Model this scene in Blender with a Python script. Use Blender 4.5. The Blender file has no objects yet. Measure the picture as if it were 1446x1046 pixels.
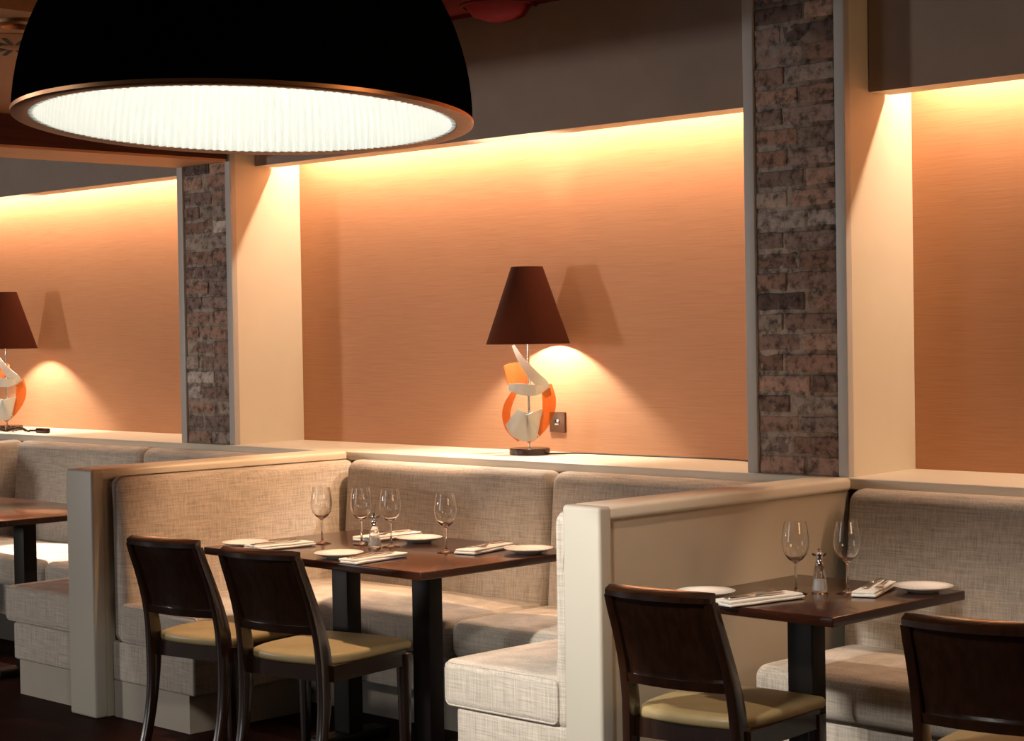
import bpy, bmesh, math, random
from mathutils import Matrix, Vector, noise, Euler
random.seed(7)
S = bpy.context.scene
COL = S.collection
PI = math.pi
R = math.radians

# ------------------------------------------------------------------ materials
def new_mat(name):
    m = bpy.data.materials.new(name); m.use_nodes = True
    nt = m.node_tree; nt.nodes.clear()
    out = nt.nodes.new('ShaderNodeOutputMaterial')
    b = nt.nodes.new('ShaderNodeBsdfPrincipled')
    nt.links.new(b.outputs[0], out.inputs[0])
    return m, nt, b

def setp(b, **k):
    for n, v in k.items():
        n = n.replace('_', ' ')
        if n in b.inputs: b.inputs[n].default_value = v

def c4(c): return (c[0], c[1], c[2], 1)

def mapping(nt, scale, loc=(0, 0, 0)):
    tc = nt.nodes.new('ShaderNodeTexCoord')
    mp = nt.nodes.new('ShaderNodeMapping')
    mp.inputs['Scale'].default_value = scale
    mp.inputs['Location'].default_value = loc
    nt.links.new(tc.outputs['Object'], mp.inputs[0])
    return mp.outputs[0]

def noise_n(nt, vec, scale=1.0, detail=3, rough=.55):
    n = nt.nodes.new('ShaderNodeTexNoise')
    n.inputs['Scale'].default_value = scale
    n.inputs['Detail'].default_value = detail
    n.inputs['Roughness'].default_value = rough
    nt.links.new(vec, n.inputs['Vector'])
    return n.outputs['Fac']

def ramp(nt, fac, stops):
    r = nt.nodes.new('ShaderNodeValToRGB')
    el = r.color_ramp.elements
    while len(el) < len(stops): el.new(.5)
    for e, (p, c) in zip(el, stops):
        e.position = p; e.color = c4(c)
    nt.links.new(fac, r.inputs[0])
    return r.outputs[0]

def mathn(nt, op, a, b):
    n = nt.nodes.new('ShaderNodeMath'); n.operation = op
    for i, v in enumerate((a, b)):
        if isinstance(v, (int, float)): n.inputs[i].default_value = v
        else: nt.links.new(v, n.inputs[i])
    return n.outputs[0]

def bump(nt, b, h, strength=.2, dist=.002):
    n = nt.nodes.new('ShaderNodeBump')
    n.inputs['Strength'].default_value = strength
    n.inputs['Distance'].default_value = dist
    nt.links.new(h, n.inputs['Height']); nt.links.new(n.outputs[0], b.inputs['Normal'])

def lerp(c, k): return tuple(min(1, x * k) for x in c)

def plain(name, col, rough=.5, var=.08, scale=6, **k):
    m, nt, b = new_mat(name)
    f = noise_n(nt, mapping(nt, (1, 1, 1)), scale, 4)
    nt.links.new(ramp(nt, f, [(.3, lerp(col, 1 - var)), (.7, lerp(col, 1 + var))]), b.inputs['Base Color'])
    setp(b, Roughness=rough, **k)
    return m

def wood(name, col, rough=.3, axis=0, var=.35, coat=.0, spec=.5):
    m, nt, b = new_mat(name)
    s = [28, 28, 28]; s[axis] = 1.6
    f = noise_n(nt, mapping(nt, s), 1.6, 6, .6)
    nt.links.new(ramp(nt, f, [(.3, lerp(col, 1 - var)), (.7, lerp(col, 1 + var))]), b.inputs['Base Color'])
    bump(nt, b, f, .08, .001)
    setp(b, Roughness=rough, Coat_Weight=coat, Coat_Roughness=.1, Specular_IOR_Level=spec)
    return m

def fabric(name, col):
    m, nt, b = new_mat(name)
    v1 = noise_n(nt, mapping(nt, (210, 210, 9)), 1, 2)
    v2 = noise_n(nt, mapping(nt, (9, 9, 230), (3, 1, 2)), 1, 2)
    v3 = noise_n(nt, mapping(nt, (420, 420, 420)), 1, 1)
    s = mathn(nt, 'ADD', v1, v2)
    s = mathn(nt, 'MULTIPLY', s, .42)
    s = mathn(nt, 'ADD', s, mathn(nt, 'MULTIPLY', v3, .16))
    nt.links.new(ramp(nt, s, [(.33, lerp(col, .62)), (.5, col), (.66, lerp(col, 1.32))]), b.inputs['Base Color'])
    bump(nt, b, s, .35, .002)
    setp(b, Roughness=.95, Sheen_Weight=.12, Specular_IOR_Level=.15)
    return m

def grasscloth(name, col):
    m, nt, b = new_mat(name)
    a = noise_n(nt, mapping(nt, (5, 5, 420)), 1, 3, .6)
    d = noise_n(nt, mapping(nt, (3, 3, 150), (4, 2, 7)), 1, 3)
    e = noise_n(nt, mapping(nt, (.9, .9, .5)), 1, 2)
    s = mathn(nt, 'ADD', mathn(nt, 'MULTIPLY', a, .6), mathn(nt, 'ADD', mathn(nt, 'MULTIPLY', d, .25), mathn(nt, 'MULTIPLY', e, .15)))
    nt.links.new(ramp(nt, s, [(.34, (col[0] * .88, col[1] * .80, col[2] * .75)), (.5, col), (.66, (col[0] * 1.08, col[1] * 1.13, col[2] * 1.18))]), b.inputs['Base Color'])
    bump(nt, b, s, .25, .0015)
    setp(b, Roughness=.55, Specular_IOR_Level=.3)
    return m

def brick_mat(name):
    m, nt, b = new_mat(name)
    at = nt.nodes.new('ShaderNodeAttribute'); at.attribute_name = 'tint'
    f = noise_n(nt, mapping(nt, (1, 1, 1)), 26, 6, .7)
    g = noise_n(nt, mapping(nt, (1, 1, 1), (5, 3, 1)), 11, 5, .7)
    dark = ramp(nt, f, [(.36, (.18, .17, .17)), (.52, (1, 1, 1)), (.72, (1.35, 1.3, 1.25))])
    mx = nt.nodes.new('ShaderNodeMix'); mx.data_type = 'RGBA'; mx.blend_type = 'MULTIPLY'
    mx.inputs['Factor'].default_value = .85
    nt.links.new(at.outputs['Color'], mx.inputs[6]); nt.links.new(dark, mx.inputs[7])
    m2 = nt.nodes.new('ShaderNodeMix'); m2.data_type = 'RGBA'
    w = ramp(nt, g, [(.58, (0, 0, 0)), (.72, (.55, .55, .55))])
    nt.links.new(w, m2.inputs['Factor'])
    nt.links.new(mx.outputs[2], m2.inputs[6]); m2.inputs[7].default_value = (.55, .48, .42, 1)
    nt.links.new(m2.outputs[2], b.inputs['Base Color'])
    bump(nt, b, f, .6, .004)
    setp(b, Roughness=.9, Specular_IOR_Level=.2)
    return m

def glass(name, col=(1, 1, 1), rough=0.0, ior=1.45, trans=1.0):
    m, nt, b = new_mat(name)
    setp(b, Base_Color=c4(col), Roughness=rough, IOR=ior, Transmission_Weight=trans)
    return m

def metal(name, col, rough=.25):
    m, nt, b = new_mat(name)
    f = noise_n(nt, mapping(nt, (1, 1, 1)), 40, 2)
    nt.links.new(ramp(nt, f, [(.3, lerp(col, .93)), (.7, lerp(col, 1.05))]), b.inputs['Base Color'])
    setp(b, Metallic=1.0, Roughness=rough)
    return m

def emit(name, col, st):
    m, nt, b = new_mat(name)
    setp(b, Base_Color=c4(col), Emission_Color=c4(col), Emission_Strength=st)
    return m

M_wall = grasscloth('orange grasscloth', (.50, .250, .128))
M_creamshade = plain('shaded cream panel', (.46, .39, .29), .6, .03, 3)  # partition cream, darkened in its colour for the dim light on the sides
M_cream = plain('cream paint', (.70, .635, .50), .6, .03, 3)
M_post = plain('pale cream lacquer', (.44, .40, .33), .5, .02, 3)
M_ledge = plain('cream ledge laminate', (.70, .63, .51), .45, .03, 3)
M_taupe = plain('taupe plaster', (.30, .235, .19), .85, .05, 8)
M_linen = fabric('grey beige linen weave', (.47, .41, .345))
M_plinth = plain('grey painted plinth', (.38, .33, .27), .7, .05, 5)
M_steel = plain('grey painted steel', (.50, .48, .45), .45, .03, 9)
M_brick = brick_mat('weathered brown brick')
M_beam = wood('red brown timber in shade', (.055, .013, .006), .55, 1, .4, 0, .2)  # beam timber, shade on its sides put into the colour
M_beamlit = wood('underlit beam timber', (.52, .25, .11), .5, 1, .15)  # same beam timber, brightened in colour for light striking from below
M_bulk = plain('amber ceiling paint', (.42, .19, .075), .6, .04, 3)
M_ceil = plain('dark red ceiling', (.05, .004, .002), .9, .1, 2, Specular_IOR_Level=.05)
M_redglow = plain('red enamel', (.09, .002, .001), .8, .05, 4, Specular_IOR_Level=.1)
M_floor = wood('dark red floorboards', (.020, .005, .003), .55, 0, .4, 0, .04)
M_chair = wood('espresso stained wood', (.017, .006, .0025), .27, 2, .4, .7, .5)
M_table = wood('dark walnut veneer', (.036, .010, .0045), .2, 0, .3, .3, .5)
M_tleg = wood('blackened wood', (.007, .004, .003), .5, 2, .3, 0, .25)
M_seat = plain('olive tan leather', (.33, .245, .115), .42, .07, 14)
M_black = plain('black enamel', (.0025, .0025, .0025), .6, .1, 5, Specular_IOR_Level=.0)
M_copper = metal('satin copper', (.55, .27, .13), .35)
M_ribwhite = plain('white ribbed plaster', (.86, .87, .84), .6, .02, 4)
M_bulbwhite = emit('frosted bulb glow', (1, .97, .88), 60)
M_bulbwarm = emit('warm bulb glow', (1, .93, .80), 1700)
M_cable = plain('black cable', (.01, .01, .01), .5, .1, 5)
M_shade = plain('brown lamp fabric', (.05, .011, .004), .9, .06, 60, Specular_IOR_Level=.1)
M_chrome = metal('chrome', (.75, .72, .68), .12)
M_lampbase = plain('dark brown lacquer', (.03, .009, .005), .2, .1, 8)
M_orangeglass = glass('orange glass', (1.0, .36, .10), .03, 1.3, .75)
M_clearglass = glass('pale green glass', (.90, .97, .90), .15, 1.35, .3)
M_socket = metal('bronze switch plate', (.16, .085, .05), .4)
M_china = plain('white china', (.80, .78, .73), .15, .01, 5)
M_cloth = plain('white napkin cotton', (.82, .79, .73), .9, .05, 90)
M_glass = glass('clear wine glass', (1, 1, 1), 0, 1.47)
M_salt = plain('white salt', (.85, .83, .8), .9, .08, 300)
M_silver = metal('polished steel', (.72, .69, .64), .15)
M_dark = plain('dark slot', (.012, .006, .004), .7, .1, 6)

# ------------------------------------------------------------------ mesh helpers
class MB:
    def __init__(s): s.v = []; s.f = []
    def add(s, vs, fs, mtx=None):
        o = len(s.v)
        for p in vs:
            p = Vector(p)
            s.v.append(mtx @ p if mtx else p)
        s.f += [tuple(i + o for i in f) for f in fs]
        return s

def link(name, mb, mats, parent=None, smooth=40, loc=(0, 0, 0)):
    me = bpy.data.meshes.new(name)
    me.from_pydata([tuple(p) for p in mb.v], [], mb.f)
    bm = bmesh.new(); bm.from_mesh(me)
    bmesh.ops.recalc_face_normals(bm, faces=bm.faces)
    bm.to_mesh(me); bm.free()
    for m in (mats if isinstance(mats, (list, tuple)) else [mats]): me.materials.append(m)
    if smooth:
        me.shade_smooth()
        me.set_sharp_from_angle(angle=R(smooth))
    o = bpy.data.objects.new(name, me); COL.objects.link(o)
    o.location = loc
    if parent: o.parent = parent
    return o

def thing(name, label, cat, loc=(0, 0, 0), rotz=0, group=None):
    o = bpy.data.objects.new(name, None); COL.objects.link(o)
    o.empty_display_size = .05
    o.location = loc; o.rotation_euler = (0, 0, rotz)
    o['label'] = label; o['category'] = cat
    if group: o['group'] = group
    return o

def tag(o, label, cat, group=None):
    o['label'] = label; o['category'] = cat
    if group: o['group'] = group
    return o

def structure(o, label=None, cat=None):
    o['kind'] = 'structure'
    if label: o['label'] = label
    if cat: o['category'] = cat
    return o

def copy_thing(src, loc, rotz, label, group=None):
    r = src.copy(); COL.objects.link(r)
    r.location = loc; r.rotation_euler = (0, 0, rotz); r['label'] = label
    if group: r['group'] = group
    for ch in list(src.children):
        c = ch.copy(); COL.objects.link(c); c.parent = r
        for g in list(ch.children):
            d = g.copy(); COL.objects.link(d); d.parent = c
    return r

def box(x0, x1, y0, y1, z0, z1):
    vs = [(x, y, z) for z in (z0, z1) for y in (y0, y1) for x in (x0, x1)]
    fs = [(0, 2, 3, 1), (4, 5, 7, 6), (0, 1, 5, 4), (2, 6, 7, 3), (0, 4, 6, 2), (1, 3, 7, 5)]
    return vs, fs

def rbox(x0, x1, y0, y1, z0, z1, r=.01, seg=3, inner=(1, 1, 1), crown=0, warp=None):
    """box with rounded edges; optional pillow crown on the top and a warp function"""
    c = Vector(((x0 + x1) / 2, (y0 + y1) / 2, (z0 + z1) / 2))
    h = Vector(((x1 - x0) / 2, (y1 - y0) / 2, (z1 - z0) / 2))
    r = min(r, h.x * .999, h.y * .999, h.z * .999)
    ax = []
    for i in range(3):
        lo = [-h[i] + r * (1 - math.cos(k / seg * PI / 4) ) * 1.0 for k in range(0)]
        e = [-h[i] + r * (1 - math.tan((1 - k / seg) * PI / 4)) for k in range(seg)]
        e = [-h[i] + r * (k / seg) for k in range(seg)]
        mid = [(-h[i] + r) + (2 * h[i] - 2 * r) * k / inner[i] for k in range(inner[i] + 1)]
        a = e + mid + [-t for t in reversed(e)]
        ax.append(a)
    idx = {}; vs = []; fs = []
    n = [len(a) for a in ax]
    def vid(i, j, k):
        key = (i, j, k)
        if key not in idx:
            p = Vector((ax[0][i], ax[1][j], ax[2][k]))
            q = Vector([max(-(h[t] - r), min(h[t] - r, p[t])) for t in range(3)])
            d = p - q
            if d.length > 1e-9: p = q + d.normalized() * r
            if crown and p.z > 0:
                p.z += crown * (1 - (p.x / h.x) ** 2) * (1 - (p.y / h.y) ** 2)
            p = p + c
            if warp: p = Vector(warp(p))
            idx[key] = len(vs); vs.append(p)
        return idx[key]
    for a in range(3):
        b, d = [(1, 2), (2, 0), (0, 1)][a]
        for side in (0, n[a] - 1):
            for i in range(n[b] - 1):
                for j in range(n[d] - 1):
                    q = []
                    for (u, w) in ((i, j), (i + 1, j), (i + 1, j + 1), (i, j + 1)):
                        t = [0, 0, 0]; t[a] = side; t[b] = u; t[d] = w
                        q.append(vid(*t))
                    fs.append(tuple(q))
    return vs, fs

def lathe(prof, n=48, close=False):
    vs = []; fs = []
    m = len(prof)
    for i in range(n):
        a = 2 * PI * i / n
        for r_, z in prof: vs.append((r_ * math.cos(a), r_ * math.sin(a), z))
    for i in range(n):
        k = (i + 1) % n
        for j in range(m - 1 + (1 if close else 0)):
            j2 = (j + 1) % m
            fs.append((i * m + j, k * m + j, k * m + j2, i * m + j2))
    return vs, fs

def lathe_capped(prof, n=48):
    """profile that starts and ends on the axis"""
    vs, fs = [], []
    top, bot = prof[-1], prof[0]
    mid = prof[1:-1]; m = len(mid)
    for i in range(n):
        a = 2 * PI * i / n
        for r_, z in mid: vs.append((r_ * math.cos(a), r_ * math.sin(a), z))
    b = len(vs); vs.append((0, 0, bot[1])); t = len(vs); vs.append((0, 0, top[1]))
    for i in range(n):
        k = (i + 1) % n
        fs.append((b, k * m, i * m)); fs.append((t, i * m + m - 1, k * m + m - 1))
        for j in range(m - 1): fs.append((i * m + j, k * m + j, k * m + j + 1, i * m + j + 1))
    return vs, fs

def tube(pts, r=.004, n=8):
    pts = [Vector(p) for p in pts]
    vs = []; fs = []
    up = Vector((0, 0, 1))
    for i, p in enumerate(pts):
        t = (pts[min(i + 1, len(pts) - 1)] - pts[max(i - 1, 0)]).normalized()
        u = up if abs(t.z) < .95 else Vector((0, 1, 0))
        a = t.cross(u).normalized(); b = a.cross(t)
        for k in range(n):
            an = 2 * PI * k / n
            vs.append(p + a * r * math.cos(an) + b * r * math.sin(an))
    for i in range(len(pts) - 1):
        for k in range(n):
            k2 = (k + 1) % n
            fs.append((i * n + k, i * n + k2, (i + 1) * n + k2, (i + 1) * n + k))
    fs.append(tuple(range(n))); fs.append(tuple((len(pts) - 1) * n + k for k in range(n)))
    return vs, fs

def spline(ctrl, per=6):
    P = [Vector(c) for c in ctrl]; out = []
    for i in range(len(P) - 1):
        p0 = P[max(i - 1, 0)]; p1 = P[i]; p2 = P[i + 1]; p3 = P[min(i + 2, len(P) - 1)]
        for k in range(per):
            t = k / per
            out.append(.5 * ((2 * p1) + (p2 - p0) * t + (2 * p0 - 5 * p1 + 4 * p2 - p3) * t * t + (3 * p1 - p0 - 3 * p2 + p3) * t ** 3))
    out.append(P[-1]); return out

def loft(rings):
    n = len(rings[0]); vs = [p for r_ in rings for p in r_]; fs = []
    for i in range(len(rings) - 1):
        for k in range(n):
            k2 = (k + 1) % n
            fs.append((i * n + k, i * n + k2, (i + 1) * n + k2, (i + 1) * n + k))
    fs.append(tuple(range(n))); fs.append(tuple((len(rings) - 1) * n + k for k in range(n)))
    return vs, fs

def rrect(w, d, r=.006):
    out = []
    for sx, sy, a0 in ((1, 1, 0), (-1, 1, 90), (-1, -1, 180), (1, -1, 270)):
        for k in range(3):
            a = R(a0 + 45 * k)
            out.append((sx * (w / 2 - r) + r * math.cos(a), sy * (d / 2 - r) + r * math.sin(a)))
    return out

# ------------------------------------------------------------------ setting
Y_WALL = 5.985; Z_L = 1.012; Z_P = 2.385; Z_C = 2.92
structure(link('floor', MB().add(*box(-13, 1.5, -4, 6.2, -.06, 0)), M_floor, smooth=0))
structure(link('wall_back', MB().add(*box(-13, -.6, Y_WALL, Y_WALL + .12, 0, 3.1)), M_wall, smooth=0))
structure(link('ceiling', MB().add(*box(-13, 1.5, -4, 6.2, Z_C, Z_C + .1)), M_ceil, smooth=0))

def pelmet(name, x0, x1):
    mb = MB().add(*box(x0, x1, 5.67, 5.80, Z_P, Z_C))
    o = link(name, mb, [M_taupe, M_cream], smooth=0)
    for p in o.data.polygons:
        if p.normal.z < -.5: p.material_index = 1
    structure(o)
pelmet('trim_1', -12.5, -7.86)
pelmet('trim_2', -7.44, -4.275)
pelmet('trim_3', -3.83, -.8)
structure(link('trim_4', MB().add(*rbox(-12.5, -.8, 5.49, Y_WALL, .972, Z_L, .006, 2)), M_ledge, smooth=40))

# dropped ceiling over the left booth aisle, with its swirl diffuser
structure(link('ceiling_dropped', MB().add(*box(-7.46, -5.09, 1.2, 4.75, 2.55, 2.70)), M_bulk, smooth=0))
t = thing('air_diffuser', 'round ceiling air diffuser with radiating dark slots', 'air vent', (-5.68, 3.32, 2.55))
link('face_plate', MB().add(*lathe_capped([(0, -.010), (.20, -.010), (.24, -.004), (.24, 0), (0, 0)], 48)), M_bulk, t)
mb = MB()
for k in range(18):
    mb.add(*rbox(.055, .19, -.008, .008, -.0125, -.009, .0015, 2), mtx=Matrix.Rotation(2 * PI * k / 18, 4, 'Z') @ Matrix.Rotation(0, 4, 'X'))
link('slots', mb, M_dark, t, smooth=0)
link('hub', MB().add(*lathe_capped([(0, -.018), (.03, -.016), (.045, -.009), (0, -.009)], 32)), M_bulk, t)
t = thing('downlight', 'small brass trimmed downlight recessed in the amber ceiling beside the diffuser', 'downlight', (-5.27, 3.10, 2.55))
link('bezel', MB().add(*lathe([(.05, -.002), (.055, -.016), (.075, -.010), (.08, 0), (.05, 0)], 32, True)), M_copper, t)
link('lens', MB().add(*lathe_capped([(0, -.004), (.05, -.004), (.05, -.001), (0, -.001)], 32)), M_chrome, t)

# red ceiling light, only its shallow bowl shows
t = thing('ceiling_light', 'shallow red bowl light fixed to the dark red ceiling above the wall', 'ceiling light', (-5.60, 5.56, Z_C))
link('bowl', MB().add(*lathe_capped([(0, -.065), (.06, -.061), (.11, -.044), (.14, -.004), (0, -.002)], 40)), M_redglow, t)
link('rim', MB().add(*lathe([(.15, -.008), (.165, -.006), (.168, 0), (.15, 0)], 40, True)), M_ceil, t)

# timber beam running out from the left pillar
t = thing('ceiling_beam', 'dark red timber ceiling beam running out from the left brick pillar', 'beam', (-7.65, 5.0, 2.40))
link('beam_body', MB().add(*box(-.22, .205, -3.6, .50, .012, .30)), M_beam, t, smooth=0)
link('lit_soffit', MB().add(*box(-.22, .205, -3.6, .50, 0, .012)), M_beamlit, t, smooth=0)  # thin slab that carries the brightened underside colour

# ------------------------------------------------------------------ brick pillars
def bricks(x0, x1, z0, z1, seed):
    rnd = random.Random(seed)
    me = bpy.data.meshes.new('brick_face'); bm = bmesh.new()
    lay = bm.loops.layers.float_color.new('tint')
    def addb(vs, fs, col):
        bv = [bm.verts.new(v) for v in vs]
        for f in fs:
            fc = bm.faces.new([bv[i] for i in f]); fc.smooth = True
            for l in fc.loops: l[lay] = (*col, 1)
    addb(*box(x0, x1, .0105, .05, z0, z1), (.38, .32, .27))
    z = z0; k = 0
    pal = [(.34, .21, .16), (.27, .18, .145), (.40, .26, .20), (.31, .225, .19), (.40, .32, .27), (.17, .12, .105), (.55, .47, .42)]
    wts = [5, 4, 4, 4, 3, 2, 1.2]
    while z < z1 - .02:
        h = min(.065, z1 - z)
        w = x1 - x0
        cut = (.60 if k % 2 == 0 else .37) * w + rnd.uniform(-.03, .03)
        for a, b in ((x0, x0 + cut - .006), (x0 + cut + .006, x1)):
            col = rnd.choices(pal, wts)[0]
            s = rnd.uniform(.8, 1.2); col = tuple(c * s for c in col)
            off = rnd.uniform(-.004, .004); ph = rnd.uniform(0, 50)
            def wp(p, off=off, ph=ph):
                q = Vector((p.x * 22 + ph, p.z * 22, p.y * 22))
                n1 = noise.noise(q) * .004 + noise.noise(q * 3) * .002
                return (p.x + noise.noise(q * 1.3 + Vector((9, 0, 0))) * .0035, p.y + off + n1, p.z + noise.noise(q * 1.2 + Vector((0, 7, 0))) * .0045)
            addb(*rbox(a, b, .006, .04, z + rnd.uniform(0, .004), z + h - rnd.uniform(0, .004), .005, 2, (9, 1, 4), 0, wp), col)
        z += .0745; k += 1
    bmesh.ops.recalc_face_normals(bm, faces=bm.faces)
    bm.to_mesh(me); bm.free(); me.materials.append(M_brick)
    return me

def pillar(label, xl, xr, xb, seed, ztop):
    t = thing('brick_pillar', label, 'pillar', (xl, 5.51, Z_L), 0)
    w = xr - xl
    pts = [(.006, .045), (w, .03), (xb - xl, .475), (.006, .475)]
    mb = MB().add([(x, y, 0) for x, y in pts] + [(x, y, ztop - Z_L) for x, y in pts],
                  [(0, 1, 2, 3), (4, 7, 6, 5), (0, 4, 5, 1), (1, 5, 6, 2), (2, 6, 7, 3), (3, 7, 4, 0)])
    link('pillar_core', mb, M_cream, t, smooth=0)
    o = bpy.data.objects.new('brick_face', bricks(.05, w - .048, 0, ztop - Z_L, seed)); COL.objects.link(o); o.parent = t
    link('steel_frame', MB().add(*rbox(0, .047, -.002, .06, 0, ztop - Z_L, .003, 2)), M_steel, t)
    link('steel_frame', MB().add(*rbox(w - .044, w, -.002, .032, 0, ztop - Z_L, .003, 2)), M_steel, t)
    return t
pillar('brown brick pillar between the two table lamps, under the timber beam', -7.88, -7.43, -7.487, 3, Z_C)
pillar('brown brick pillar with grey frames to the right of the centre table lamp', -4.275, -3.825, -3.858, 11, Z_C)

# ------------------------------------------------------------------ partitions
def partition(label, x0, x1, yf, xface):
    t = thing('booth_partition', label, 'partition', (x0, yf, 0))
    w = x1 - x0; L = 5.488 - yf
    link('end_post', MB().add(*rbox(0, w, 0, .06, 0, Z_L, .012, 3)), M_post, t)
    link('wall_panel', MB().add(*box(.006, w - .014, .055, L, 0, .985)), M_creamshade, t, smooth=0)
    link('cap', MB().add(*rbox(0, w, .045, L, .968, Z_L + .001, .014, 4)), M_ledge, t)
    return t
partition('low cream partition left of the two dark chairs, brownish end post', -6.745, -6.55, 4.135, 0)
partition('low cream partition with bright white end post left of the two place table', -3.955, -3.80, 4.165, 0)

# ------------------------------------------------------------------ banquettes
BG = 'linen banquette benches along the wall'
def lean_y(y_front, z0=.46, k=.09):
    def w(p):
        f = max(0, p.z - z0) * k
        return (p.x, p.y + (f if p.y < y_front + .05 else f * .25), p.z)
    return w
def back_bench(label, x0, x1, bx0=None, bx1=None, root=None):
    """bench facing the room (-y)"""
    bx0 = x0 if bx0 is None else bx0; bx1 = x1 if bx1 is None else bx1
    X = (x0 + x1) / 2; Y = 5.1
    t = root or thing('banquette_bench', label, 'bench', (X, Y, 0), 0, BG)
    L = (X - t.location.x, Y - t.location.y, 0)
    g = .003
    link('seat_cushion', MB().add(*rbox(x0 - X + g, x1 - X - g, -.31, .25, .312, .462, .045, 5, (6, 6, 1), .018)), M_linen, t, loc=L)
    n = max(4, int((bx1 - bx0) * 6))
    link('backrest', MB().add(*rbox(bx0 - X + g, bx1 - X - g, .225, .375, .30, .985, .05, 5, (n, 1, 8), 0, lean_y(.23))), M_linen, t, loc=L)
    link('seat_base', MB().add(*rbox(x0 - X + g, x1 - X - g, -.25, .37, .15, .312, .012, 3)), M_linen, t, loc=L)
    link('plinth', MB().add(*box(x0 - X + g, x1 - X - g, -.165, .37, 0, .15)), M_plinth, t, smooth=0, loc=L)
    return t
def side_bench(label, xw, xf, y0, y1, thick, backend):
    """bench along a partition; xw = wall side x, xf = front x of the cushion"""
    t = thing('banquette_bench', label, 'bench', (xw, y0, 0), 0, BG)
    s = 1 if xf > xw else -1
    d = abs(xf - xw); L = y1 - y0
    def bx(a, b): return (a, b) if s > 0 else (-b, -a)
    a, b = bx(thick * .8, d)
    sc = link('seat_cushion', MB().add(*rbox(a, b, .0, L - .004, .312, .470, .028, 5, (6, 6, 1), .012)), M_linen, t)
    q = .009; lp = []
    for cx_, cz_, a0 in ((b - .03, .440, 0), (a + .03, .440, 90), (a + .03, .342, 180), (b - .03, .342, 270)):
        for k in range(5):
            an = R(a0 + 22.5 * k); lp.append((cx_ + (.03 - q) * math.cos(an), .007, cz_ + (.03 - q) * math.sin(an)))
    lp.append(lp[0])
    link('piping', MB().add(*tube(lp, .0035, 6)), M_linen, sc)
    a, b = bx(0.003, thick + .03)
    def wp(p):
        f = max(0, p.z - .46) * .09
        q = abs(p.x) > .05
        return (p.x - s * (f if q else 0), p.y, p.z)
    link('backrest', MB().add(*rbox(a, b, .012, backend - y0, .30, .985, .045, 5, (1, 6, 8), 0, wp)), M_linen, t)
    a, b = bx(0.003, d - .05)
    link('seat_base', MB().add(*rbox(a, b, .014, L - .004, .15, .312, .012, 3)), M_linen, t)
    a, b = bx(0.003, d - .09)
    link('plinth', MB().add(*box(a, b, .02, L - .004, 0, .15)), M_plinth, t, smooth=0)
    return t
# middle booth
cb = side_bench('linen corner bench behind the two dark chairs, from the left partition to the wall seam', -6.548, -5.93, 4.2, 4.785, .085, 5.478)
back_bench('', -6.535, -5.15, -6.44, -5.17, cb)
back_bench('linen bench section against the back wall right of the seam, behind the bright bench end', -5.15, -3.965, -5.17, -3.965)
side_bench('brightly lit pale linen bench end beside the white partition post', -3.957, -4.525, 4.18, 4.785, .05, 4.782)
# left booth
side_bench('linen bench end left of the brownish partition post, beside the plain table', -6.747, -7.375, 4.2, 4.785, .085, 4.782)
back_bench('linen bench section of the left booth next to the corner with the partition', -8.05, -6.755, -8.05, -6.755)
cb = side_bench('linen corner bench cut by the left edge of the photo, below the left lamp', -9.42, -8.75, 4.2, 4.785, .1, 5.478)
back_bench('', -9.40, -8.05, -9.28, -8.05, cb)
# right booth
back_bench('long linen bench behind the two place table at the right', -3.72, -1.4, -3.752, -1.4)

# ------------------------------------------------------------------ tables
def table(label, x0, x1, y0, y1, cols):
    t = thing('dining_table', label, 'table', ((x0 + x1) / 2, (y0 + y1) / 2, 0))
    hx = (x1 - x0) / 2; hy = (y1 - y0) / 2
    link('tabletop', MB().add(*rbox(-hx, hx, -hy, hy, .722, .75, .004, 2)), M_table, t)
    for cx in cols:
        link('pedestal', MB().add(*rbox(cx - .046, cx + .046, -.034, .034, .035, .715, .004, 2)), M_tleg, t)
        link('mounting_plate', MB().add(*box(cx - .12, cx + .12, -.20, .20, .710, .722)), M_tleg, t, smooth=0)
        link('foot', MB().add(*rbox(cx - .05, cx + .05, -.17, .17, 0, .036, .01, 3)), M_tleg, t)
    return t
table('long dark walnut table with four wine glasses, chairs in front', -5.83, -4.605, 4.165, 4.95, (-.245, .21))
table('small dark walnut table with two wine glasses at the right', -3.605, -2.99, 4.222, 4.90, (-.03,))
table('bare dark walnut table cut by the left edge of the photo', -8.60, -7.385, 4.16, 4.855, (-.32, .28))

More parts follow.
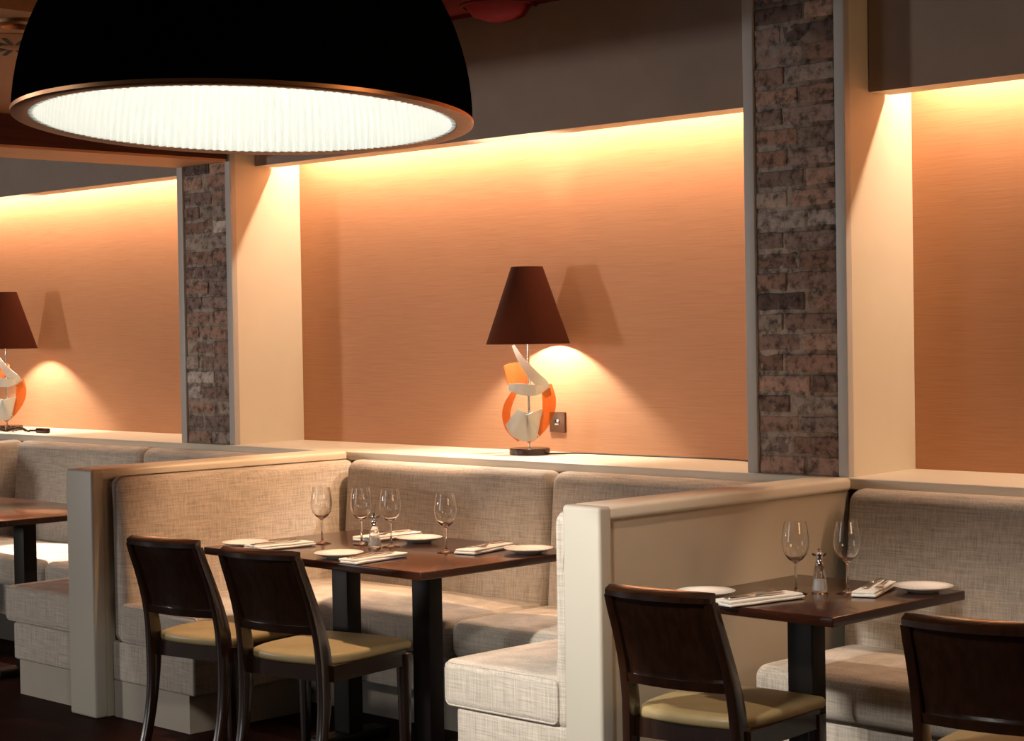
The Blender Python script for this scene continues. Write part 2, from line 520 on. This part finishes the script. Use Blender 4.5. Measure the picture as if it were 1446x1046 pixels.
# ------------------------------------------------------------------ chairs
def ybk(z):   # centre line of the rear post
    pts = [(0, -.285), (.15, -.235), (.30, -.212), (.45, -.208), (.55, -.222), (.70, -.275), (.83, -.335)]
    for (a, ya), (b, yb) in zip(pts, pts[1:]):
        if z <= b: 
            u = (z - a) / (b - a); return ya + (yb - ya) * u
    return pts[-1][1]
def ysm(z): return (ybk(max(0, z - .05)) + ybk(z) + ybk(min(.83, z + .05))) / 3
def make_chair(label, loc, rz):
    t = thing('dining_chair', label, 'chair', loc, rz, 'dark wooden dining chairs')
    W = .195
    for s in (-1, 1):
        rings = []
        for i in range(19):
            z = .808 * i / 18
            d = .036 + .022 * math.exp(-((z - .45) / .16) ** 2)
            x = s * (W - .014 - .016 * max(0, (z - .42) / .41))
            rings.append([Vector((x + px, ysm(z) + py, z)) for px, py in rrect(.028, d, .005)])
        link('rear_leg', MB().add(*loft(rings)), M_chair, t)
    for s in (-1, 1):
        rings = []
        for i in range(6):
            z = .425 * i / 5
            w = .026 + .016 * i / 5
            rings.append([Vector((s * .192 + px, .195 + py, z)) for px, py in rrect(w, w, .004)])
        link('front_leg', MB().add(*loft(rings)), M_chair, t)
    def curved(z0, z1, th, bulge, off, nx=14, nz=8):
        vs = []; fs = []
        rows = []
        hw0 = W - .026
        prof = []
        for j in range(nz + 1): prof.append((z0 + (z1 - z0) * j / nz, -1))
        for j in range(nz, -1, -1): prof.append((z0 + (z1 - z0) * j / nz, 1))
        rings = []
        for i in range(nx + 1):
            u = -1 + 2 * i / nx
            rings.append([Vector((u * (hw0 - .016 * (z - .42) / .41), ysm(z) + off - bulge * (1 - u * u) + sd * th / 2, z)) for z, sd in prof])
        return loft(rings)
    link('back_panel', MB().add(*curved(.575, .808, .020, .022, .002)), M_chair, t)
    rings = []
    for i in range(15):
        u = -1 + 2 * i / 14
        yb = ysm(.82) - .012 - .034 * (1 - u * u); yf = ysm(.82) + .014
        x = u * (W - .004 - .016)
        rings.append([Vector((x, yb, .806)), Vector((x, yb - .001, .822)), Vector((x, yb + .003, .8255)), Vector((x, yf - .003, .8345)), Vector((x, yf, .831)), Vector((x, yf, .806))])
    link('top_rail', MB().add(*loft(rings)), M_chair, t)
    link('lower_rail', MB().add(*curved(.548, .576, .036, .022, -.002, 14, 1)), M_chair, t)
    mb = MB()
    mb.add(*box(-.178, .178, .178, .206, .385, .44)); mb.add(*box(-.178, .178, -.205, -.18, .385, .44))
    mb.add(*box(-.206, -.182, -.19, .19, .385, .44)); mb.add(*box(.182, .206, -.19, .19, .385, .44))
    link('seat_frame', mb, M_chair, t, smooth=0)
    def taper(p):
        k = 1 - .045 * (.5 - p.y / .44) - .26 * max(0, (-p.y - .02) / .20) ** 2.5
        return (p.x * k, p.y - .026 * (1 - (p.x / .21) ** 2) * (max(0, -p.y / .2) if p.y < 0 else -.5), p.z)
    link('seat', MB().add(*rbox(-.212, .212, -.198, .222, .438, .472, .015, 4, (10, 10, 1), .010, taper)), M_seat, t)
    return t
c0 = make_chair('dark wooden chair second from left, in front of the long table', (-5.057, 4.12, 0), R(9))
copy_thing(c0, (-5.62, 4.125, 0), R(9), 'leftmost dark wooden chair, beside the left partition bench')
copy_thing(c0, (-3.375, 4.225, 0), R(6), 'dark wooden chair in front of the small two glass table')
copy_thing(c0, (-2.455, 4.29, 0), R(8), 'dark wooden chair cut by the lower right corner of the photo')

# ------------------------------------------------------------------ table lamps
def ribbon(ctrl, wdir, widths, th=.005, per=8):
    """ribbon along a path; wdir = list of width vectors per control point"""
    P = spline(ctrl, per); Wd = spline(wdir, per); Wi = spline([(w, 0, 0) for w in widths], per)
    rings = []
    for i, p in enumerate(P):
        t = (P[min(i + 1, len(P) - 1)] - P[max(i - 1, 0)]).normalized()
        w = Wd[i]; w = (w - t * w.dot(t))
        w = w.normalized() if w.length > 1e-6 else Vector((0, 0, 1))
        n = t.cross(w); h = max(.004, Wi[i].x) / 2
        rings.append([p + w * h + n * th / 2, p - w * h + n * th / 2, p - w * h - n * th / 2, p + w * h - n * th / 2])
    return loft(rings)
def lamp(label, loc, rz):
    t = thing('table_lamp', label, 'lamp', loc, rz, 'table lamps with sculpted glass stems')
    link('base', MB().add(*lathe_capped([(0, 0), (.085, 0), (.089, .003), (.089, .024), (.085, .028), (0, .028)], 48)), M_lampbase, t)
    link('stem', MB().add(*tube([(0, 0, .026), (0, 0, .30), (0, 0, .64)], .0055, 12)), M_chrome, t)
    # local axes: camera looks along (-.7,.7) so picture right is (.7,.7)
    q = .7071
    def L(u, v, z): return (u * q - v * q, u * q + v * q, z)     # u right, v away
    # upper pale streamer sweeping down across the stem, then round the front as an orange band
    pale = [L(-.065, -.02, .475), L(-.03, -.035, .41), L(.02, -.045, .345), L(.062, -.02, .30), L(.085, .02, .25)]
    wd = [L(1, 0, .6), L(1, 0, .6), L(1, 0, .7), L(1, .2, .5), L(1, .4, .2)]
    link('pale_glass_streamer', MB().add(*ribbon(pale, wd, [.012, .03, .045, .05, .03])), M_clearglass, t)
    orange = [L(.075, .0, .30), L(.088, -.01, .23), L(.075, -.02, .16), L(.035, -.03, .09), L(-.01, -.02, .055)]
    wd = [L(1, 0, 0), L(1, 0, 0), L(1, 0, .25), L(.7, 0, .7), L(0, 0, 1)]
    link('orange_glass_band', MB().add(*ribbon(orange, wd, [.05, .06, .05, .03, .015])), M_orangeglass, t)
    top = [L(-.10, .03, .345), L(-.06, .055, .355), L(-.01, .05, .345), L(.012, .02, .33)]
    wd = [L(0, 0, 1)] * 4
    link('orange_glass_band', MB().add(*ribbon(top, wd, [.085, .09, .09, .06])), M_orangeglass, t)
    left = [L(-.055, -.02, .285), L(-.09, -.01, .22), L(-.10, 0, .165), L(-.085, .0, .11), L(-.045, 0, .06)]
    wd = [L(1, 0, 0), L(1, 0, 0), L(1, 0, 0), L(.8, 0, .5), L(.3, 0, 1)]
    link('orange_glass_band', MB().add(*ribbon(left, wd, [.02, .035, .035, .03, .015])), M_orangeglass, t)
    midb = [L(-.085, -.02, .295), L(-.03, -.06, .285), L(.03, -.06, .28), L(.06, -.03, .29)]
    link('pale_glass_band', MB().add(*ribbon(midb, [L(0, 0, 1)] * 4, [.03, .05, .045, .03])), M_clearglass, t)
    low = [L(-.075, -.02, .165), L(-.045, -.045, .135), L(.0, -.05, .12), L(.04, -.03, .15), L(.06, .0, .18)]
    wd = [L(.3, 0, 1), L(.25, 0, 1), L(.2, 0, 1), L(.2, 0, 1), L(.2, 0, 1)]
    link('pale_glass_bowl', MB().add(*ribbon(low, wd, [.09, .12, .12, .10, .05])), M_clearglass, t)
    prof = [(.183, .48), (.069, .815), (.066, .815), (.180, .48)]
    shade = link('lamp_shade', MB().add(*lathe(prof, 64, True)), M_shade, t, smooth=30)
    mb = MB()
    for k in range(3):
        a = 2 * PI * k / 3
        mb.add(*tube([(0, 0, .64), (.04 * math.cos(a), .04 * math.sin(a), .74), (.068 * math.cos(a), .068 * math.sin(a), .808)], .002, 6))
    link('shade_frame', mb, M_chrome, shade)
    link('bulb', MB().add(*[[Vector(p) + Vector((0, 0, .625)) for p in lathe_capped([(0, -.03), (.012, -.028), (.024, -.01), (.024, .008), (.014, .024), (0, .03)], 20)[0]], lathe_capped([(0, -.03), (.012, -.028), (.024, -.01), (.024, .008), (.014, .024), (0, .03)], 20)[1]]), M_bulbwarm, t)
    return t
LX, LY = -5.683, 5.79
t = lamp('brown shaded table lamp with orange glass stem on the ledge, centre of the photo', (LX, LY, Z_L), 0)
cord = [(.085, .03, .005), (.2, .10, .006), (.35, .125, .005), (.48, .115, .006), (.66, .14, .005), (.85, .135, .006), (.98, .15, .005), (1.08, .12, .006), (1.18, .09, .005), (1.27, .115, .006), (1.36, .09, .005), (1.404, .075, .006)]
link('power_cord', MB().add(*tube(spline(cord, 6), .0035, 6)), M_cable, t)
LX2, LY2 = -9.905, 5.69
t = lamp('brown shaded table lamp cut by the left edge of the photo', (LX2, LY2, Z_L), 0)
cord = [(.07, -.06, .006)]
for k in range(22):
    a = k * .9
    cord.append((.10 + .012 * k + .05 * math.cos(a), -.10 + .045 * math.sin(a), .008 + .010 * (k % 3)))
cord += [(.40, -.09, .012), (.45, -.06, .012)]
pc = link('power_cord', MB().add(*tube(spline(cord, 5), .006, 6)), M_lampbase, t)
link('plug', MB().add(*rbox(.45, .56, -.085, -.05, .0, .028, .008, 3)), M_lampbase, pc)

t = thing('wall_socket', 'small bronze switch plate on the orange wall right of the centre lamp', 'wall socket', (-5.692, Y_WALL, 1.143))
pl = link('plate', MB().add(*rbox(-.0475, .0475, -.010, -.0005, -.045, .045, .003, 2)), M_socket, t)
link('rocker', MB().add(*rbox(-.012, .012, -.014, -.009, -.013, .013, .002, 2)), M_chrome, pl)

# ------------------------------------------------------------------ tableware
ZT = .75
def glass_mesh():
    out = [(0, 0), (.034, 0), (.0345, .0015), (.022, .004), (.008, .008), (.0042, .016), (.0036, .05), (.0040, .085), (.008, .094), (.022, .103), (.034, .119), (.0405, .140), (.0415, .158), (.038, .185), (.0325, .215)]
    inn = [(.0318, .215), (.0372, .185), (.0406, .158), (.0396, .140), (.033, .120), (.021, .1055), (.008, .0985), (0, .097)]
    return lathe_capped(out + inn, 40)
WG = 'wine glasses on the set tables'
def put_glass(x, y, label, s=1.0):
    mb = MB().add(*glass_mesh(), mtx=Matrix.Scale(s, 4))
    return tag(link('wine_glass', mb, M_glass, smooth=60, loc=(x, y, ZT + .0003)), label, 'wine glass', WG)
g0 = put_glass(-5.554, 4.518, 'wine glass furthest left on the long table, in front of the left bench back')
def copy_glass(x, y, label):
    o = g0.copy(); COL.objects.link(o); o.location = (x, y, ZT + .0003); o['label'] = label
copy_glass(-5.40, 4.585, 'second wine glass from the left on the long table')
copy_glass(-5.255, 4.605, 'wine glass just right of the salt shaker on the long table')
copy_glass(-4.953, 4.605, 'wine glass furthest right on the long table, alone beside a folded napkin')
copy_glass(-3.348, 4.540, 'left wine glass on the small right table')
copy_glass(-3.232, 4.640, 'right wine glass on the small right table, before the bench back')

def shaker(x, y, label):
    t = thing('salt_shaker', label, 'salt shaker', (x, y, ZT + .0003), 0, 'salt shakers on the set tables')
    link('bottle', MB().add(*lathe_capped([(0, 0), (.023, 0), (.025, .003), (.024, .02), (.017, .06), (.012, .082), (.0105, .084), (.015, .06), (.021, .02), (.021, .006), (0, .005)], 32)), M_glass, t)
    link('salt', MB().add(*lathe_capped([(0, .006), (.0205, .0065), (.0205, .02), (.0175, .037), (0, .040)], 28)), M_salt, t)
    link('cap', MB().add(*lathe_capped([(0, .080), (.0135, .080), (.0135, .088), (.0115, .090), (.010, .104), (.0125, .112), (.011, .118), (.005, .121), (.0065, .126), (.004, .130), (0, .131)], 28)), M_silver, t)
    link('ears', MB().add(*tube([(-.022 * .7, -.022 * .7, .116), (-.012 * .7, -.012 * .7, .110), (.012 * .7, .012 * .7, .110), (.022 * .7, .022 * .7, .116)], .004, 10)), M_silver, t)
    return t
shaker(-5.29, 4.555, 'glass salt shaker with metal cap on the long table')
shaker(-3.312, 4.610, 'glass salt shaker with metal cap between the two glasses on the small table')

def plate_mesh():
    return lathe_capped([(0, 0), (.045, 0), (.048, .003), (.075, .012), (.088, .018), (.0885, .0195), (.086, .0205), (.072, .0155), (.048, .0075), (0, .0065)], 56)
PG = 'white side plates on the set tables'
p0 = tag(link('side_plate', MB().add(*plate_mesh()), M_china, smooth=50, loc=(-5.150, 4.265, ZT + .0003)), 'white side plate at the front of the long table, beside the front napkin', 'plate', PG)
def put_plate(x, y, label):
    o = p0.copy(); COL.objects.link(o); o.location = (x, y, ZT + .0003); o['label'] = label
put_plate(-5.70, 4.265, 'white side plate half hidden behind the second chair top, left end of long table')
put_plate(-5.285, 4.775, 'white side plate at the back of the long table behind the salt shaker')
put_plate(-4.700, 4.775, 'white side plate at the right end of the long table by the bright bench')
put_plate(-3.512, 4.315, 'white side plate on the small table above the right chair back')
put_plate(-3.075, 4.805, 'white side plate at the far right corner of the small table')

def napkin_mesh(l, w, seed):
    rnd = random.Random(seed); mb = MB()
    for k in range(2):
        dl = .004 * k; sk = rnd.uniform(-.004, .004)
        def wp(p, k=k, sk=sk, ph=seed * 3.1):
            return (p.x + sk * p.y / l * 4 + .004 * noise.noise(Vector((p.y * 14, k, ph))), p.y, p.z + .0022 * noise.noise(Vector((p.x * 26, p.y * 18, k * 2 + ph))) * (1 if p.z > .003 else 0) + .0012)
        mb.add(*rbox(-w / 2 + dl * .4, w / 2 - dl, -l / 2 + dl, l / 2 - dl * 1.2, (.0078 * k + .0004), .0078 * k + .0092, .0044, 4, (6, 10, 1), 0, wp))
    return mb
def knife_mesh():
    mb = MB()
    mb.add(*rbox(-.006, .006, -.105, -.01, 0, .006, .0028, 2, (1, 4, 1)))
    def wp(p):
        u = (p.y + .01) / .115
        return (p.x - (.006 * u * u), p.y, p.z)
    mb.add(*rbox(-.0085, .0085, -.012, .105, .0018, .0034, .0008, 2, (1, 8, 1), 0, wp))
    return mb
def fork_mesh():
    mb = MB()
    pts = [(-.10, .0055, 0), (-.05, .004, .001), (.0, .0032, .003), (.035, .004, .004), (.05, .010, .002), (.065, .0115, .0)]
    rings = []
    for y, hw, z in pts:
        rings.append([Vector((-hw, y, z)), Vector((hw, y, z)), Vector((hw, y, z + .0024)), Vector((-hw, y, z + .0024))])
    mb.add(*loft(rings))
    for k in range(4):
        x = -.0095 + .00633 * k
        mb.add(*loft([[Vector((x - .0016, y, z)), Vector((x + .0016, y, z)), Vector((x + .0014, y, z + .002)), Vector((x - .0014, y, z + .002))] for y, z in ((.064, 0), (.085, .001), (.105, .005))]))
    return mb
NG = 'folded white napkins on the set tables'
def setting(a, b, w, where, seed, flip=1, where2=None):
    where2 = where2 or where
    ax, ay = a; bx_, by_ = b
    l = math.hypot(bx_ - ax, by_ - ay); ang = math.atan2(by_ - ay, bx_ - ax) - PI / 2
    cx, cy = (ax + bx_) / 2, (ay + by_) / 2
    o = tag(link('napkin', napkin_mesh(l, w, seed), M_cloth, smooth=50, loc=(cx, cy, ZT)), 'folded white napkin ' + where, 'napkin', NG)
    o.rotation_euler = (0, 0, ang)
    m = Matrix.Rotation(ang, 4, 'Z')
    for nm, ms, dx in (('fork', fork_mesh, -.018 * flip), ('knife', knife_mesh, .014 * flip)):
        off = m @ Vector((dx, -.02 * (1 if flip > 0 else -1), 0))
        k = link(nm, ms(), M_silver, smooth=50, loc=(cx + off.x, cy + off.y, ZT + .0205))
        k.rotation_euler = (0, 0, ang + (0 if flip > 0 else PI) + R(4 if nm == 'fork' else -3))
        tag(k, 'steel %s lying on the napkin %s' % (nm, where2), nm, 'cutlery on the napkins')
setting((-4.975, 4.155), (-5.000, 4.425), .085, 'at the front edge of the long table, right of the front plate', 1, 1, 'at the front edge of the long table')
setting((-5.58, 4.20), (-5.562, 4.455), .10, 'behind the top of the second chair from the left', 2)
setting((-5.478, 4.640), (-5.475, 4.925), .10, 'at the back of the long table behind the salt shaker', 3, -1, 'at the back of the long table')
setting((-4.855, 4.595), (-4.905, 4.870), .095, 'at the right end of the long table beside the plate', 4, -1, 'at the right end of the long table')
setting((-3.352, 4.19), (-3.305, 4.475), .085, 'at the front of the small table beside the chair back', 5, 1, 'at the front of the small table')
setting((-3.135, 4.59), (-3.235, 4.84), .075, 'at the back of the small table right of the wine glasses', 6, -1, 'at the back of the small table')

# ------------------------------------------------------------------ big pendant
PC = Vector((-2.929, 2.211, 1.963))
t = thing('pendant_lamp', 'huge black dome pendant lamp with white ribbed inside at the upper left', 'pendant lamp', PC)
f = Vector((-.7071, .7071, 0)); rr = Vector((.7071, .7071, 0))
rot = Matrix.Rotation(R(1.4), 4, f) @ Matrix.Rotation(R(-2.6), 4, rr)
t.rotation_euler = rot.to_euler()
RO = .441
prof = []
for k in range(25):
    a = R(90 * k / 24)
    prof.append((RO * math.cos(a) ** .92 if k < 24 else .03, RO * 1.02 * math.sin(a)))
inner = [(p[0] - .006 if p[0] > .04 else .03, p[1] - .006) for p in reversed(prof)]
inner[-1] = (RO - .006, .0)
link('outer_dome', MB().add(*lathe(prof + inner, 96, True)), M_black, t, smooth=30)
link('rim_ring', MB().add(*lathe([(RO - .031, -.001), (RO - .006, -.003), (RO + .001, -.001), (RO + .002, .006), (RO - .031, .004)], 128, True)), M_copper, t, smooth=35)
# ribbed white reflector
NR = 150; SEG = 8; RINGS = 18
vs = []; fs = []
NN = NR * SEG
for j in range(RINGS + 1):
    a = R(86 * j / RINGS)
    r0 = (RO - .031) * math.cos(a); z = (RO - .05) * math.sin(a) * .95
    for i in range(NN):
        th = 2 * PI * i / NN
        r_ = r0 * (1 - .027 * (.5 + .5 * math.cos(NR * th)) * min(1, math.cos(a) * 1.5))
        vs.append((r_ * math.cos(th), r_ * math.sin(th), z))
for j in range(RINGS):
    for i in range(NN):
        i2 = (i + 1) % NN
        fs.append((j * NN + i, j * NN + i2, (j + 1) * NN + i2, (j + 1) * NN + i))
fs.append(tuple(RINGS * NN + i for i in range(NN)))
rib = link('ribbed_reflector', MB().add(vs, fs), M_ribwhite, t, smooth=60)
link('bulb', MB().add([(x, y, z + .255) for x, y, z in lathe_capped([(0, -.05), (.03, -.045), (.05, -.02), (.05, .01), (.03, .045), (0, .06)], 24)[0]], lathe_capped([(0, -.05), (.03, -.045), (.05, -.02), (.05, .01), (.03, .045), (0, .06)], 24)[1]), M_bulbwhite, rib)
link('canopy_cap', MB().add(*lathe_capped([(0, .44), (.05, .445), (.045, .50), (.012, .52), (0, .52)], 32)), M_black, t)
link('cable', MB().add(*tube([(0, 0, .515), (0, 0, .7), (0, 0, .94)], .005, 8)), M_cable, t)

# ------------------------------------------------------------------ lights
def area(name, loc, size, energy, col, target=None, rot=None, shape='RECTANGLE', spread=180):
    d = bpy.data.lights.new(name, 'AREA'); d.shape = shape; d.size, d.size_y = size
    d.energy = energy; d.color = col; d.spread = R(spread)
    o = bpy.data.objects.new(name, d); COL.objects.link(o); o.location = loc
    if target is not None:
        o.rotation_euler = (Vector(target) - Vector(loc)).to_track_quat('-Z', 'Y').to_euler()
    elif rot: o.rotation_euler = rot
    return o
def point(name, loc, energy, col, r=.03):
    d = bpy.data.lights.new(name, 'POINT'); d.energy = energy; d.color = col; d.shadow_soft_size = r
    o = bpy.data.objects.new(name, d); COL.objects.link(o); o.location = loc; return o
def spot(name, loc, target, energy, col, ang=60, blend=.5, r=.03):
    d = bpy.data.lights.new(name, 'SPOT'); d.energy = energy; d.color = col; d.spot_size = R(ang); d.spot_blend = blend; d.shadow_soft_size = r
    o = bpy.data.objects.new(name, d); COL.objects.link(o); o.location = loc
    o.rotation_euler = (Vector(target) - Vector(loc)).to_track_quat('-Z', 'Y').to_euler(); return o

COVE = (1.0, .69, .47)
for nm, x0, x1 in (('cove_strip_left', -11.8, -7.95), ('cove_strip_centre', -7.40, -4.31), ('cove_strip_right', -3.79, -1.0)):
    area(nm, ((x0 + x1) / 2, 5.885, 2.53), (x1 - x0, .025), 17 * (x1 - x0), COVE, rot=(R(24), 0, 0))
area('daylight_window', (-6.8, -2.4, 1.55), (1.6, 2.3), 34, (.9, .95, 1), target=(-6.0, 5.0, 1.2))
area('daylight_window_far', (-10.9, -1.1, 1.72), (.5, .6), 130, (1, .93, .86), target=(-5.6, 5.9, 1.6))
spot('pendant_beam', tuple(PC + Vector((0, 0, .012))), tuple(PC + Vector((0, 0, -1))), 110, (1, .95, .87), 146, .16, .09)
spot('aisle_fill_beam', (-4.1, 1.7, 2.1), (-4.1, 4.1, .42), 430, (1, .955, .87), 27, .15, .05)  # unseen spot without a fitting, added to whiten the bench end and post
spot('table_downlight_long', (-5.2, 4.25, 2.53), (-5.2, 4.5, .75), 200, (1, .68, .44), 60, .6, .05)
spot('table_downlight_small', (-3.15, 4.2, 2.9), (-3.25, 4.5, .75), 95, (1, .78, .58), 46, .7, .05)
spot('bench_fill_spot', (-4.95, 5.46, 2.88), (-6.35, 5.05, .75), 300, (1, .62, .36), 37, .6, .05)  # unseen spot, added to warm the left bench back
spot('booth_downlight', (-8.45, 4.95, 2.5), (-8.35, 4.95, .46), 480, (1, .96, .9), 23, .3)

area('warm_fill_right', (1.6, 3.4, 2.1), (1.2, .8), 28, (1, .58, .30), target=(-5, 4.6, 1.0))  # soft unseen fill, added to warm the faces turned right
w = bpy.data.worlds.new('world'); S.world = w; w.use_nodes = True
bg = w.node_tree.nodes['Background']
bg.inputs[0].default_value = (1, .72, .48, 1); bg.inputs[1].default_value = .03

# ------------------------------------------------------------------ camera
yaw, pit, rol = .78489, .02122, -.01613
F = Vector((-math.sin(yaw) * math.cos(pit), math.cos(yaw) * math.cos(pit), -math.sin(pit)))
rt = Vector((math.cos(yaw), math.sin(yaw), 0)); up = rt.cross(F)
r2 = math.cos(rol) * rt + math.sin(rol) * up; u2 = -math.sin(rol) * rt + math.cos(rol) * up
cd = bpy.data.cameras.new('camera'); cam = bpy.data.objects.new('camera', cd); COL.objects.link(cam)
cam.matrix_world = Matrix(((r2.x, u2.x, -F.x, 0), (r2.y, u2.y, -F.y, 0), (r2.z, u2.z, -F.z, 1.55), (0, 0, 0, 1)))
cd.sensor_fit = 'HORIZONTAL'; cd.sensor_width = 36; cd.lens = 2636.5 / 1446 * 36
cd.clip_start = .05
S.camera = cam

S.view_settings.view_transform = 'Standard'
try: S.view_settings.look = 'None'
except Exception: pass
S.view_settings.exposure = 0; S.view_settings.gamma = 1; S.view_settings.use_curve_mapping = False
try:
    S.cycles.use_denoising = True
    S.cycles.max_bounces = 12; S.cycles.transmission_bounces = 10
    S.cycles.sample_clamp_indirect = 6
except Exception: pass
